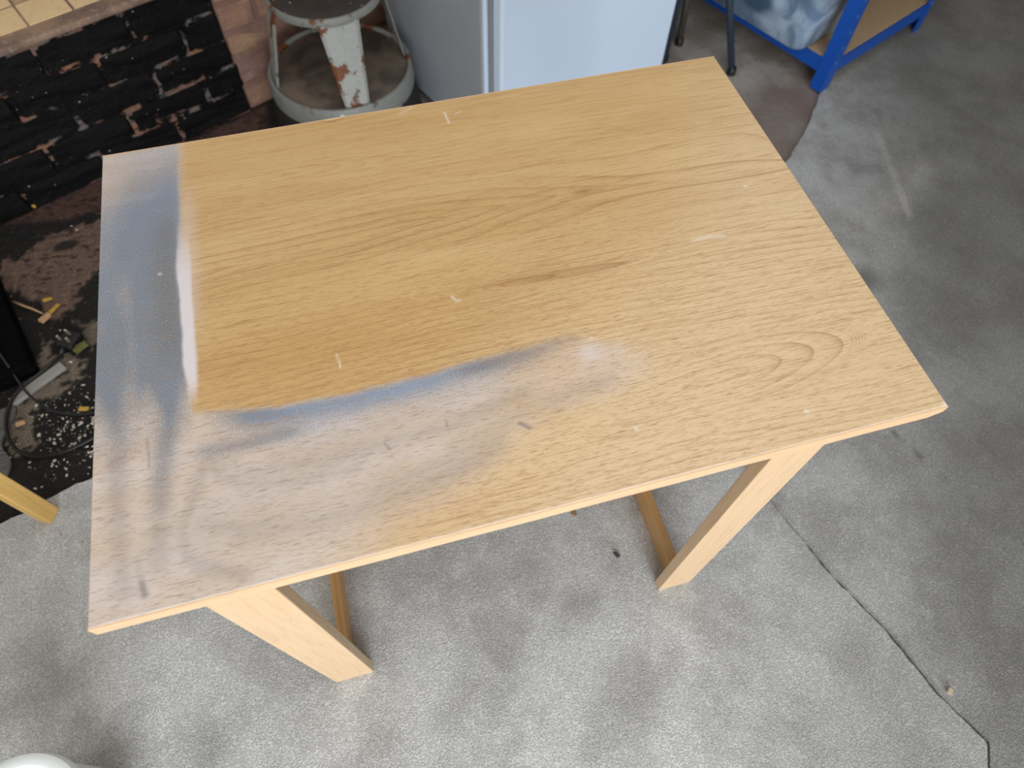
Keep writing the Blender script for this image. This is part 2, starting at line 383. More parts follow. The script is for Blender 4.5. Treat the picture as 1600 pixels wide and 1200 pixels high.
# back wall, side walls, ceiling, front wall with the open doorway
def wpt(s, t, z=0): return Vector((.088, 1.713, z)) + E1 * s + E2 * t
def oriented(name, s0, s1, t0, t1, z0, z1, mat, parent=None, bev=0.):
    """box in the fireplace frame (s along the wall, t into it)"""
    o = box(name, s0, s1, t0, t1, z0, z1, mat, parent, bev); 
    if parent is None: o.location = (.088, 1.713, 0); o.rotation_euler = (0, 0, ANG)
    return o
tag(oriented('wall_back', -3.2, 4.7, .42, .52, FZ, 2.42, M_wall), kind='structure')
tag(box('wall_left', -2.55, -2.45, -3.55, 1.05, FZ, 2.42, M_wall, bev=0), kind='structure')
tag(box('wall_right', 4.1, 4.2, -3.55, 4.2, FZ, 2.42, M_wallgrey, bev=0), kind='structure')
bm = bmesh.new()
bm_box(bm, -2.55, -.85, -3.55, -3.45, FZ, 2.42); bm_box(bm, 1.75, 4.2, -3.55, -3.45, FZ, 2.42); bm_box(bm, -.85, 1.75, -3.55, -3.45, 2.15, 2.42)
tag(from_bm('wall_front', bm, M_wall), kind='structure')
tag(box('ceiling', -2.6, 4.2, -3.6, 4.2, 2.42, 2.5, M_wall, bev=0), kind='structure')

# fireplace plinth: black painted bricks in five courses, tiled ledge on top
fp = empty('wall_fireplace', (.088, 1.713, 0), ANG); tag(fp, kind='structure')
H = .0805; NC = 5; BL = .216; BH = .069; J = .0115
core = oriented('mortar', -1.35, -.004, .006, .40, FZ - .004, NC * H + .004, M_bmortar, fp)
def rough_brick(name, L, h, D, mat, seed, amp=.0035):
    bm = bmesh.new(); bm_box(bm, 0, L, 0, D, 0, h, .005, 1)
    es = [e for e in bm.edges if e.calc_length() > .05]
    bmesh.ops.subdivide_edges(bm, edges=es, cuts=2, use_grid_fill=True)
    r = random.Random(seed)
    for v in bm.verts: v.co += Vector((r.uniform(-1, 1), r.uniform(-1, 1), r.uniform(-1, 1))) * amp
    me = bpy.data.meshes.new(name); bm.to_mesh(me); bm.free(); me.materials.append(mat); return me
full = [rough_brick('brick', BL, BH, .09, M_bbrick, k) for k in range(5)]
half = [rough_brick('brick', BL / 2 - J / 2, BH, .09, M_bbrick, 20 + k) for k in range(3)]
def put(me, parent, s, t, z, rz=0.):
    o = bpy.data.objects.new('brick', me); COL.objects.link(o); o.parent = parent; o.location = (s, t, z); o.rotation_euler = (random.uniform(-.01, .01), random.uniform(-.008, .008), rz); return o
for c in range(NC):
    z = c * H + J / 2 + FZ
    s = -BL if c % 2 == 0 else -(BL / 2 - J / 2)
    put(full[c % 5] if c % 2 == 0 else half[c % 3], fp, s + random.uniform(-.004, .006), random.uniform(-.004, .003), z)
    s -= BL + J; k = 0
    while s > -1.35:
        put(full[(c * 2 + k) % 5], fp, s, random.uniform(-.006, .004), z); s -= BL + J; k += 1
lip = oriented('ledge', -1.35, .002, -.012, .42, NC * H - .002, NC * H + .016, M_grout, fp, .006)
TS = .105
tm = []
for k in range(3):
    bm = bmesh.new(); bm_box(bm, 0, TS, 0, TS, 0, .008, .0018, 1); me = bpy.data.meshes.new('tile'); bm.to_mesh(me); bm.free(); me.materials.append(M_tiles[k]); tm.append(me)
for i in range(14):
    for j in range(4):
        o = bpy.data.objects.new('tile', tm[[0, 1, 0, 2][(i * 2 + j * 3 + (i * j) % 3) % 4]]); COL.objects.link(o); o.parent = fp
        o.location = (-.10 - i * (TS + .004), .038 + j * (TS + .004), NC * H + .0088 + random.uniform(-.0005, .0005))
# bare brick pier to the right of the black paint
pier = empty('wall_pier', (.088, 1.713, 0), ANG); tag(pier, kind='structure')
oriented('mortar', .002, .72, .0175, .40, FZ - .002, 1.30, M_pinkmortar, pier)
pf = [rough_brick('brick', BL, BH, .09, M_pink[k % 3], 40 + k, .002) for k in range(6)]
ph = [rough_brick('brick', BL / 2 - J / 2, BH, .09, M_pink[k % 3], 50 + k, .002) for k in range(3)]
for c in range(17):
    z = c * H + J / 2 + FZ; s = .004
    if c % 2: put(ph[c % 3], pier, s, .016 + random.uniform(-.002, .002), z); s += BL / 2 - J / 2 + J
    k = 0
    while s + BL < .74: put(pf[(c + k) % 6], pier, s, .016 + random.uniform(-.002, .002), z); s += BL + J; k += 1

# ------------------------------------------------------------------ the wooden table
table = empty('table', (0, 0, 0))
tag(table, 'light beech-effect table, its top smeared with grey and blue sanding dust', 'table')
TW, TD, TH, TT = 1.0, .705, .70, .020
nx, ny = 480, 340
xs = np.linspace(.0012, TW - .0012, nx); ys = np.linspace(.0012, TD - .0012, ny); X, Y = np.meshgrid(xs, ys)
Xp = np.pad(X, 1, mode='edge'); Yp = np.pad(Y, 1, mode='edge')
Xp[:, 0] = 0; Xp[:, -1] = TW; Yp[0, :] = 0; Yp[-1, :] = TD
Zp = np.pad(np.full_like(X, TH), 1, constant_values=TH - .0012)
chip = np.exp(-(((Xp - .345) / .009) ** 2 + ((Yp - TD) / .005) ** 2)); Zp = Zp - .004 * chip
Xq = np.pad(Xp, 1, mode='edge'); Yq = np.pad(Yp, 1, mode='edge'); Zq = np.pad(Zp, 1, constant_values=TH - TT)
me = grid_mesh('tabletop', Xq, Yq, Zq)
X, Y = Xq, Yq
# grain: contours of a height field with the photo's cathedral figures
wob = (fbm(X * 2.2 + 3, Y * 9 + 3, 61, 3) - .5)
yc = .438 + .016 * np.sin((X - .2) * 4.2) + (fbm(X * 6, X * 0, 66, 2) - .5) * .012; dy = Y - yc
ad = np.sqrt(dy ** 2 + .0035 ** 2)
gr = ad / .0105 + (6.5 * X + .6 * np.sin(X * 11)) * np.exp(-(ad / .06) ** 2) + wob * (1.0 + 2.6 * sst(ad, .02, .06))
amp = .22 + .42 * sst(fbm(X * 2, Y * 14, 64), .4, .65)
def blend(g, wt):
    global gr
    gr = gr * (1 - wt) + g * wt
amp = np.maximum(amp, (.72 + .4 * fbm(X * 3, Y * 3, 67)) * np.exp(-(np.abs(dy) / .055) ** 4))
dyD = Y - .600; wD = np.exp(-(np.abs(dyD) / .03) ** 4) * (1 - sst(X, .3, .5)); blend(X * 8 + np.abs(dyD / .012) ** 1.5 + 7.5 + wob * 2, wD); amp = np.maximum(amp, .5 * wD)
yC = .318 - (X - .5) * .03; dyC = Y - yC; wC = np.exp(-(np.abs(dyC) / .016) ** 4) * sst(X, .40, .55) * (1 - sst(X, .715, .735)); blend(X * 10 + (dyC / .010) ** 2 * 1.1 + 2.0, wC); amp = np.maximum(amp, 1.0 * wC)
ax = np.where(X > .755, .190, .42); q = np.hypot((X - .755) / ax, (Y - .110 - (X - .755) * .06) / (.050))
wA = 1 - sst(q, .9, 1.2); blend(q * 4.6 + wob * 1.2 + 17, wA); amp = np.where(wA > .5, .8, amp) * np.where(wA > .4, sst(X, .60, .75) * .9 + .1, 1)
set_attr(me, 'grain', gr + 40); set_attr(me, 'gamp', np.clip(amp, 0, 1))
tongue = (1 - sst(np.abs(Y - (.312 + (.70 - X) * .045)) / (.0085 * np.sqrt(np.clip((.708 - X) / .10, 0, 1)) * (1 - .75 * sst(.70 - X, .08, .25)) + 1e-5), .75, 1.1)) * (X < .708) * sst(X, .44, .52)
set_attr(me, 'knot', np.maximum(.6 * np.exp(-(((X - .680) / .016) ** 2 + ((Y - .456) / .0045) ** 2)), .30 * tongue))
set_attr(me, 'gold', np.clip(np.exp(-(((X - .26) / .22) ** 2 + ((Y - .27) / .10) ** 2)) * 1.0, 0, 1))
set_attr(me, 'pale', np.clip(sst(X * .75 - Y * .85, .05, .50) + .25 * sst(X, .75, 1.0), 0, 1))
# dust
ed = .106 - .006 * np.exp(-((Y - .44) / .12) ** 2) + (fbm(Y * 20, Y * 0, 71) - .5) * .006      # right edge of the sprayed band
left = (1 - sst(X, ed - .003, ed + .010))
hb = np.interp(X, [0, .11, .207, .30, .354, .469, .572, .64], [.232, .226, .207, .203, .204, .212, .216, .20]) + (fbm(X * 25, X * 0, 72) - .5) * .006
front = (1 - sst(Y, hb - .008, hb + .006)) * sst(X, .05, .11)
n1 = fbm(X * 5 + 2, Y * 9 + 2, 73)
lim = .66 - (.2 - Y) * 1.25 * (Y < .2)                                                       # fades towards the front right
frontfade = 1 - sst(X + (n1 - .5) * .22, lim - .24, lim)
dust = np.clip(.98 * left + .98 * front * frontfade, 0, 1)
dust = np.maximum(dust, .55 * front * (1 - sst(np.hypot((X - .56) / .12, (Y - .16) / .05), .5, 1.2)))
dust *= .86 + .16 * n1
set_attr(me, 'dust', dust)
# spray
low = sst(Y, .17, .36)
band = 1.12 * left * (.78 + .22 * sst(X, .0, .10)) * (sst(Y, .17, .33) * (1 - .60 * sst(Y, .56, .70)))
band *= .80 + .40 * fbm(X * 30 + 3, Y * 9 + 3, 75)
edge_dark = left * np.exp(-((X - (ed - .012)) / .022) ** 2) * sst(Y, .27, .36) * (1 - sst(Y, .50, .62)) * .75
corner_pale = 1 - .8 * np.exp(-((X / .035) ** 2 + ((Y - .66) / .07) ** 2)) - .32 * np.exp(-(((X - .035) / .014) ** 2 + ((Y - .38) / .06) ** 2))
streak = 0
for (xx, wd, y0, y1, k) in [(.024, .014, .12, .34, .50), (.080, .013, .08, .34, .62), (.052, .006, .20, .36, .2), (.098, .006, .20, .30, .3)]:
    xl = xx + .006 * np.sin(Y * 30 + xx * 90)
    streak = np.maximum(streak, k * np.exp(-((X - xl) / wd) ** 2) * sst(Y, y0, y0 + .13) * (1 - sst(Y, y1, y1 + .1)))
hdist = hb - Y
hband = front * np.exp(-(np.maximum(hdist - .006, 0) / .024) ** 2) * sst(X, .11, .19) * (1 - sst(X, .46, .60)) * (1.05 - .3 * sst(X, .40, .5))
hband2 = .45 * np.exp(-((Y - .168) / .010) ** 2) * sst(X, .105, .13) * (1 - sst(X, .20, .30))
spray = np.clip((band + edge_dark) * corner_pale + streak + hband * (.75 + .4 * fbm(X * 12, Y * 40, 77)) + hband2, 0, 1)
set_attr(me, 'spray', spray)
blu = np.clip(.36 + .64 * sst(X, .14, .26) * (1 - sst(X, .36, .50)) * (1 - sst(Y, .23, .26)) + .3 * sst(Y, .33, .62) * left - .35 * edge_dark / .6 - .35 * sst(X, .40, .5) * (1 - sst(Y, .23, .26)), 0, 1)
set_attr(me, 'bluish', blu)
soot = np.zeros_like(X)
for pts, wd, k in [([(.122, .150), (.108, .115), (.096, .081), (.098, .055), (.112, .034), (.155, .016)], .009, .32), ([(.128, .160), (.138, .135), (.16, .118), (.21, .108), (.29, .104)], .010, .28),
                   ([(.15, .062), (.22, .052), (.33, .058)], .013, .22), ([(.30, .07), (.38, .085), (.46, .105)], .012, .28), ([(.485, .112), (.495, .103)], .003, .8), ([(.053, .034), (.056, .020)], .004, .75), ([(.048, .06), (.053, .034)], .006, .3),
                   ([(.060, .205), (.062, .165)], .0015, .6), ([(.44, .20), (.52, .206), (.585, .212)], .010, .35), ([(.10, .048), (.13, .03)], .010, .3), ([(.325, .128), (.33, .118)], .0016, .8), ([(.40, .140), (.402, .128)], .001, .7)]:
    soot = np.maximum(soot, k * np.exp(-(seg_dist(X, Y, pts) / wd) ** 2))
soot = np.maximum(soot, .22 * front * np.exp(-(np.abs(hdist) / .006) ** 2) * (1 - sst(X, .5, .62)))
for pts, wd, k in [([(.024, .22), (.028, .12), (.036, .03)], .013, .34), ([(.078, .20), (.074, .12), (.070, .05)], .015, .38), ([(.13, .150), (.17, .128), (.26, .122), (.40, .130), (.50, .150)], .017, .26),
                   ([(.12, .085), (.16, .060), (.25, .052), (.36, .062), (.45, .09)], .018, .30), ([(.20, .150), (.34, .150), (.46, .165)], .014, .16), ([(.118, .175), (.16, .168), (.22, .168)], .010, .32), ([(.40, .105), (.50, .125), (.60, .140)], .014, .22)]:
    k2 = k * (.55 + .9 * fbm(X * 10 + Y * 4, Y * 70, 81, 3))
    soot = np.maximum(soot, k2 * np.exp(-(seg_dist(X, Y, pts) / wd) ** 2))
soot = np.maximum(soot, .16 * np.clip(front * frontfade + left, 0, 1) * sst(fbm(X * 7, Y * 30, 83, 4), .35, .7))
set_attr(me, 'soot', soot)
wl = ed + .0015 + .002 * sst(Y, .3, .25); wr = .1205 + (fbm(Y * 30, Y * 0 + 3, 78) - .5) * .003
ws = sst(X, wl - .003, wl + .002) * (1 - sst(X, wr - .004, wr + .003)) * (sst(Y, .225, .28) * (1 - .9 * sst(Y, .42, .58)))
ws = np.maximum(ws, .55 * np.exp(-(((X - .600) / .017) ** 2 + ((Y - .186) / .014) ** 2)) + .35 * np.exp(-(((X - .634) / .009) ** 2 + ((Y - .181) / .007) ** 2)))
ws = np.maximum(ws, .30 * np.exp(-(((X - .118) / .012) ** 2)) * sst(Y, .3, .4) * (1 - sst(Y, .55, .64)))
set_attr(me, 'white', np.clip(ws * .95, 0, 1))
set_attr(me, 'fleck', np.clip(.48 + .35 * sst(.45 - Y, -.1, .3) - .25 * sst(X, .55, .95) + .1 * dust - .25 * sst(Y, .45, .7), .12, 1))
scr_glint = .5 * (Y < .0016)  # edge highlight painted along the front; real scratches are added below
for pts, wd, k in [([(.519, .676), (.521, .650)], .0016, .8), ([(.535, .668), (.545, .673)], .0015, .5), ([(.449, .316), (.453, .308), (.458, .307)], .0018, .7), ([(.800, .327), (.825, .327), (.845, .323)], .003, .55), ([(.289, .264), (.291, .244)], .0010, .8),
                   ([(.617, .070), (.618, .069)], .0022, 1), ([(.826, .039), (.827, .038)], .0024, 1), ([(.918, .406), (.919, .405)], .0025, .8), ([(.078, .452), (.079, .451)], .0018, .9), ([(.607, .207), (.608, .206)], .002, .7), ([(.45, .69), (.47, .70)], .003, .3), ([(.9985, .004), (.9985, .001)], .0035, .9)]:
    scr_glint = np.maximum(scr_glint, k * np.exp(-(seg_dist(X, Y, pts) / wd) ** 2))
set_attr(me, 'scratch_glint', scr_glint * np.where(X > .99, 1, .75))
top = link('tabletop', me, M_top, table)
# underside and edge bands
box('underside', .001, TW - .001, .001, TD - .001, TH - TT - .0006, TH - TT, M_rail, table, 0)
def edge_band(name, front=True):
    bm = bmesh.new()
    y0, y1 = (-.0012, .0006) if front else (TD - .0004, TD + .0012)
    n = 60
    rows = []
    for i in range(n + 1):
        x = i / n * TW
        zt = TH - .0004; zb = TH - TT - .0008
        if front: zb += .0018 * math.sin(x * 37) * .25
        if front and x > .985: zb += (x - .985) * .55; 
        rows.append([bm.verts.new((x, y0, zt)), bm.verts.new((x, y0, zb)), bm.verts.new((x, y1, zb)), bm.verts.new((x, y1, zt))])
    for a, b in zip(rows[:-1], rows[1:]):
        for k in range(4): bm.faces.new((a[k], a[(k + 1) % 4], b[(k + 1) % 4], b[k]))
    bm.faces.new(rows[0][::-1]); bm.faces.new(rows[-1]); bmesh.ops.recalc_face_normals(bm, faces=bm.faces[:])
    return from_bm(name, bm, M_edge, table)
edge_band('edge_band'); edge_band('edge_band', False)
def leg(x0, x1, y0, y1):
    o = box('leg', x0, x1, y0, y1, 0.0, TH - TT - .0006, M_leg, table, .0015, 2); return o
for (x0, x1) in ((.107, .180), (.771, .842)):
    leg(x0, x1, -.0006, .0195); leg(x0, x1, TD - .0195, TD)
for (x0, x1) in ((.133, .151), (.797, .815)):
    box('foot_rail', x0, x1, .0195, TD - .0195, .0, .066, M_rail, table, .0015)
    box('top_rail', x0, x1, .0195, TD - .0195, TH - TT - .07, TH - TT - .0006, M_rail, table, .0015)

# ------------------------------------------------------------------ white fridge
n = NT('white_enamel', .32); f_ = n.noise(n.obj(), 5, 3); n.col(n.mix(f_, srgb(210, 231, 254), srgb(216, 235, 255))); M_white = n.m
n = NT('shaded_side_enamel', .42); f_ = n.noise(n.obj(), 8, 3); n.col(n.mix(f_, srgb(150, 158, 166), srgb(166, 173, 180))); M_side = n.m  # side enamel greyed: its shade is put into the base colour
M_gasket = m_plain('grey_door_gasket', (138, 142, 148), .6, 0, .08, 20)
M_dark = m_plain('black_plastic', (18, 18, 20), .45, 0, .15, 40)
FA = math.atan2(.38, .925)
fr = empty('fridge', (.739, 1.336, FZ), FA); tag(fr, 'white undercounter fridge with shade-greyed side panel behind the rusty step stool', 'fridge')
FW, FD, FH = .665, .50, .85
box('body', 0, FW, .0, FD, .03, FH, M_side, fr, .006)
box('front_frame', 0.0005, FW - .0005, -.012, .0005, .031, FH - .001, M_white, fr, .003)
box('door_gasket', .010, FW - .010, -.026, -.012, .05, FH - .012, M_gasket, fr, .002)
dr = box('door', .014, FW - .002, -.064, -.026, .05, FH - .004, M_white, fr, .008, 3)
h = box('handle_recess', .28, .42, -.066, -.060, FH - .03, FH - .012, M_gasket, dr, .001)
for sx in (.04, FW - .04):
    for sy in (.04, FD - .04): lathe('foot', [(0, 0), (.018, 0), (.018, .008), (.010, .012), (.010, .03), (0, .03)], M_dark, fr, 16, True, (sx, sy))
bd = box('dark_strip', 0, .012, 0, .42, 0, .80, m_plain('dark_strip_colour', (34, 40, 48), .6, 0, .15, 20), None, .002)  # added thin slab that supplies the dark strip right of the fridge
bd.location = Vector((.739, 1.336, FZ)) + Vector((.925, .38, 0)) * (FW + .014) + Vector((-.38, .925, 0)) * (-.05); bd.rotation_euler = (0, 0, FA)
tag(bd, 'narrow dark upright strip beside the right of the white fridge', 'board')

# ------------------------------------------------------------------ rusty round step stool
def m_rusty(name, base, amount):
    n = NT(name, .55, .1)
    o = n.obj(); a = n.noise(o, 14, 5, .6); b = n.noise(o, 70, 4); d = n.noise(o, 26, 3)
    c = n.mix(b, srgb(*base), srgb(*[q * .86 for q in base]))
    c = n.mix(n.math('MULTIPLY', n.rng(d, .62, .68), .8), c, srgb(78, 72, 66))
    rust = n.mix(b, srgb(70, 40, 28), srgb(138, 86, 48))
    c = n.mix(n.rng(a, amount, amount + .05), c, rust)
    n.col(c); n.bump(b, .3, .002); return n.m
M_stool = m_rusty('rusty_grey_paint', (140, 144, 140), .57)
M_strap = m_rusty('rusty_grey_strap_paint', (168, 172, 168), .56)
n = NT('worn_brown_rubber', .8); a_ = n.noise(n.obj(), 12, 5); b_ = n.noise(n.obj(), 150, 2)
c_ = n.mix(n.rng(a_, .35, .65), srgb(74, 66, 59), srgb(114, 101, 90)); n.col(n.mix(n.rng(b_, .74, .78), c_, srgb(170, 160, 150))); n.bump(a_, .4, .003); M_tread = n.m
n = NT('black_rubber', .7); a_ = n.noise(n.obj(), 30, 4); n.col(n.mix(a_, srgb(16, 16, 17), srgb(34, 32, 31))); M_rub = n.m
n = NT('dark_top_rubber', .7); a_ = n.noise(n.obj(), 20, 4); b_ = n.noise(n.obj(), 60, 2); c_ = n.mix(a_, srgb(36, 33, 31), srgb(62, 56, 52)); n.col(n.mix(n.rng(b_, .70, .74), c_, srgb(176, 170, 164))); M_toptread = n.m
ss = empty('step_stool', (.382, 1.575, FZ)); tag(ss, 'round two-tier metal step stool with flaking grey paint and rust', 'stool')
lathe('base_skirt', [(.205, .0), (.218, .004), (.218, .055), (.206, .150), (.196, .162), (.190, .150), (.195, .05), (.195, .0), (.205, 0)], M_rub, ss, 72)
rim = lathe('lower_rim', [(.190, .150), (.204, .152), (.206, .166), (.203, .200), (.200, .2075), (.194, .2078), (.190, .204), (.189, .196), (.15, .196)], M_stool, ss, 72)
lathe('lower_tread', [(0, .2000), (.10, .2010), (.180, .2005), (.1885, .198), (.1885, .190), (0, .190)], M_tread, ss, 72)
lathe('top_rim', [(.110, .408), (.144, .406), (.149, .410), (.150, .422), (.147, .428), (.142, .4285), (.139, .424), (.110, .422)], M_stool, ss, 72)
lathe('top_tread', [(0, .431), (.10, .432), (.133, .430), (.1388, .426), (.1388, .416), (0, .416)], M_toptread, ss, 72)
def strap(ang, w0, w1):
    bm = bmesh.new(); rows = []
    for k in range(9):
        t = k / 8; z = .2085 - .012 + t * (.415 - .1965); rr = .183 + (.138 - .183) * t; hw = (w0 + (w1 - w0) * t) / 2
        row = []
        for (dx, dr_) in ((-1, 0), (-.8, .005), (.8, .005), (1, 0), (.8, .001), (-.8, .001)):
            row.append(bm.verts.new((rr + dr_, dx * hw, z)))
        rows.append(row)
    for a, b in zip(rows[:-1], rows[1:]):
        for k in range(6): bm.faces.new((a[k], a[(k + 1) % 6], b[(k + 1) % 6], b[k]))
    bm.faces.new(rows[0][::-1]); bm.faces.new(rows[-1]); bmesh.ops.recalc_face_normals(bm, faces=bm.faces[:])
    bmesh.ops.rotate(bm, verts=bm.verts[:], cent=(0, 0, 0), matrix=Matrix.Rotation(ang, 3, 'Z'))
    return from_bm('strap', bm, M_strap, ss)
for k in range(4): strap(math.radians(-83 + 90 * k), .066, .105)
a = math.radians(-97)
clip = box('clip', .2035, .2075, -.006, .006, .150, .200, m_plain('bright_clip', (196, 200, 200), .4), rim, .001)
clip.rotation_euler = (0, 0, a)

# ------------------------------------------------------------------ tripod stool behind the table's far corner
M_bluemetal = m_plain('dark_blue_grey_metal', (52, 66, 80), .45, .3, .12, 25)
n = NT('tarnished_chrome', .28, .9); a_ = n.noise(n.obj(), 30, 3); n.col(n.mix(a_, srgb(120, 112, 104), srgb(176, 172, 166))); M_chrome = n.m
ts = empty('tripod_stool', (1.49, 1.65, FZ)); tag(ts, 'three-legged metal stool whose thin legs stand between fridge and blue shelving', 'stool')
def sleg(f, t, mat, lab=None):
    o = tube('leg', [Vector((f[0] - 1.49, f[1] - 1.65, .012)), Vector((t[0] - 1.49, t[1] - 1.65, .47))], .0115, mat, ts, 14)
    lathe('leg_tip', [(0, 0), (.0145, 0), (.0145, .022), (.012, .026), (0, .026)], M_dark, o, 14, True, (f[0] - 1.49, f[1] - 1.65))
    return o
sleg((1.632, 1.520), (1.505, 1.60), M_bluemetal); sleg((1.440, 1.640), (1.452, 1.645), M_bluemetal)
o = sleg((1.524, 1.711), (1.485, 1.695), M_chrome); o['label'] = 'tarnished chrome leg with black tip'
lathe('seat', [(0, .468), (.088, .468), (.094, .474), (.094, .492), (.086, .500), (0, .500)], M_dark, ts, 40)

# ------------------------------------------------------------------ blue boltless shelving with a chipboard shelf
n = NT('blue_powder_coat', .38); a_ = n.noise(n.obj(), 40, 3); n.col(n.mix(a_, srgb(4, 64, 150), srgb(10, 80, 172))); M_blue = n.m
n = NT('chipboard', .8); a_ = n.voro(n.obj(), 180, 'Color'); b_ = n.noise(n.obj(), 120, 3)
n.col(n.mix(b_, srgb(158, 132, 100), srgb(190, 164, 128))); M_chip = n.m
M_slot = m_plain('bare_rivet', (70, 120, 190), .4, .2)
SA = math.radians(24)
sh = empty('shelving_unit', (1.868, 1.350, 0), SA); tag(sh, 'bright blue metal shelving unit with a chipboard lower shelf', 'shelf')
SW, SD = .56, .95
def post(px, py, sx, sy):
    """L-angle post whose outer corner is (px, py), flanges towards +sx / +sy"""
    bm = bmesh.new(); w, t = .042, .0028
    P = [(0, 0), (w, 0), (w, t), (t, t), (t, w), (0, w)]
    vb = [bm.verts.new((px + a * sx, py + b * sy, 0.0)) for a, b in P]; vt = [bm.verts.new((px + a * sx, py + b * sy, 1.75)) for a, b in P]
    for k in range(6): bm.faces.new((vb[k], vb[(k + 1) % 6], vt[(k + 1) % 6], vt[k]))
    bm.faces.new(vb); bm.faces.new(vt); bmesh.ops.recalc_face_normals(bm, faces=bm.faces[:])
    p = from_bm('post', bm, M_blue, sh)
    for z in [.10 + .05 * k for k in range(12)]:
        bm = bmesh.new(); bmesh.ops.create_uvsphere(bm, u_segments=8, v_segments=5, radius=.0042)
        for v in bm.verts: v.co = Vector((px + sx * .016 + v.co.x, py + v.co.y * .35 - sy * .0004, z + v.co.z * 1.3))
        from_bm('rivet', bm, M_slot, p, True)
    return p
post(0, 0, 1, 1); post(SW, 0, -1, 1); post(0, SD, 1, -1); post(SW, SD, -1, -1)
for z0 in (.055, .70, 1.30):
    box('beam', .003, SW - .003, .003, .010, z0, z0 + .045, M_blue, sh, .001); box('beam', .003, SW - .003, SD - .010, SD - .003, z0, z0 + .045, M_blue, sh, .001)
    box('beam', .003, .010, .010, SD - .010, z0, z0 + .045, M_blue, sh, .001); box('beam', SW - .010, SW - .003, .010, SD - .010, z0, z0 + .045, M_blue, sh, .001)
    box('shelf_board', .011, SW - .011, .011, SD - .011, z0 + .032, z0 + .047, M_chip, sh, .0008)

# translucent storage box on the lower shelf
n = NT('translucent_bluish_plastic', .30); a_ = n.noise(n.obj(), 11, 3, .5, .6); b_ = n.noise(n.obj(), 4, 2)
c_ = n.mix(n.rng(a_, .38, .62), srgb(112, 138, 166), srgb(176, 196, 218)); n.col(n.mix(n.rng(b_, .5, .62), c_, srgb(70, 96, 122)))
n.b.inputs['Transmission Weight'].default_value = .12; n.b.inputs['IOR'].default_value = 1.4; M_tub = n.m
M_mauve = m_plain('mauve_grey_plastic', (140, 142, 160), .5, 0, .06, 8)
def crate(name, x0, x1, y0, y1, z0, h_, fl, mat, label):
    root = empty(name, (0, 0, 0)); root.location = sh.matrix_basis @ Vector((x0, y0, z0)) if False else (Matrix.Translation((1.868, 1.350, 0)) @ Matrix.Rotation(SA, 4, 'Z')) @ Vector((x0, y0, z0)); root.rotation_euler = (0, 0, SA)
    Lx, Ly = x1 - x0, y1 - y0
    def ring(bm, g, z, rc):
        vs = []
        for cx, cy, a0 in ((Lx + g - rc, Ly + g - rc, 0), (-g + rc, Ly + g - rc, 90), (-g + rc, -g + rc, 180), (Lx + g - rc, -g + rc, 270)):
            for k in range(6):
                an = math.radians(a0 + k * 18); vs.append(bm.verts.new((cx + rc * math.cos(an), cy + rc * math.sin(an), z)))
        return vs
    bm = bmesh.new(); R_ = [ring(bm, -.012, 0, .03), ring(bm, 0, .010, .04), ring(bm, fl * .5, h_ * .5, .045), ring(bm, fl, h_, .05), ring(bm, fl + .012, h_ + .001, .055), ring(bm, fl + .012, h_ + .012, .055), ring(bm, fl - .004, h_ + .012, .048), ring(bm, -.004, .014, .036)]
    for a, b in zip(R_[:-1], R_[1:]):
        for k in range(24): bm.faces.new((a[k], a[(k + 1) % 24], b[(k + 1) % 24], b[k]))
    bm.faces.new(R_[0][::-1]); bm.faces.new(R_[-1]); bmesh.ops.recalc_face_normals(bm, faces=bm.faces[:])
    from_bm('body', bm, mat, root, True)
    bm = bmesh.new(); Q = [ring(bm, fl + .016, h_ + .0125, .058), ring(bm, fl + .016, h_ + .024, .058), ring(bm, fl - .01, h_ + .030, .045)]
    for a, b in zip(Q[:-1], Q[1:]):
        for k in range(24): bm.faces.new((a[k], a[(k + 1) % 24], b[(k + 1) % 24], b[k]))
    bm.faces.new(Q[0][::-1]); bm.faces.new(Q[-1]); bmesh.ops.recalc_face_normals(bm, faces=bm.faces[:])
    from_bm('lid', bm, M_mauve, root)
    tag(root, label, 'box'); return root
crate('storage_box', -.055, .26, .10, .52, .1025, .24, .035, M_tub, 'cloudy blue-tinted plastic storage box on the blue shelving')
crate('storage_box', -.03, .26, .65, .86, .1025, .22, .02, M_mauve, 'mauve-grey plastic box farther back on the blue shelving')

# ------------------------------------------------------------------ pine chair at the left, only one foot of it in view
e1 = Vector((.905, -.425, 0)); e2 = Vector((.425, .905, 0)); CA = math.atan2(-.425, .905)
ch = empty('chair', (-.437, .492, 0), CA); tag(ch, 'honey-coloured wooden chair at the left, one square leg in view', 'chair')
for (a, b) in ((0, 0), (-.37, 0), (0, -.37), (-.37, -.37)):
    bm = bmesh.new(); bm_box(bm, a - .016, a + .013, b - .018, b + .018, 0.0, .43, .0025, 2); from_bm('leg', bm, M_chair, ch)
box('seat', -.40, .03, -.40, .03, .43, .455, M_chair, ch, .006)
for a in (-.355, -.245, -.125, -.015): pass
box('back_post', -.386, -.357, -.02, .02, .455, .86, M_chair, ch, .003); box('back_post', -.386, -.357, -.39, -.35, .455, .86, M_chair, ch, .003)
box('back_rail', -.382, -.362, -.36, -.01, .74, .84, M_chair, ch, .004)

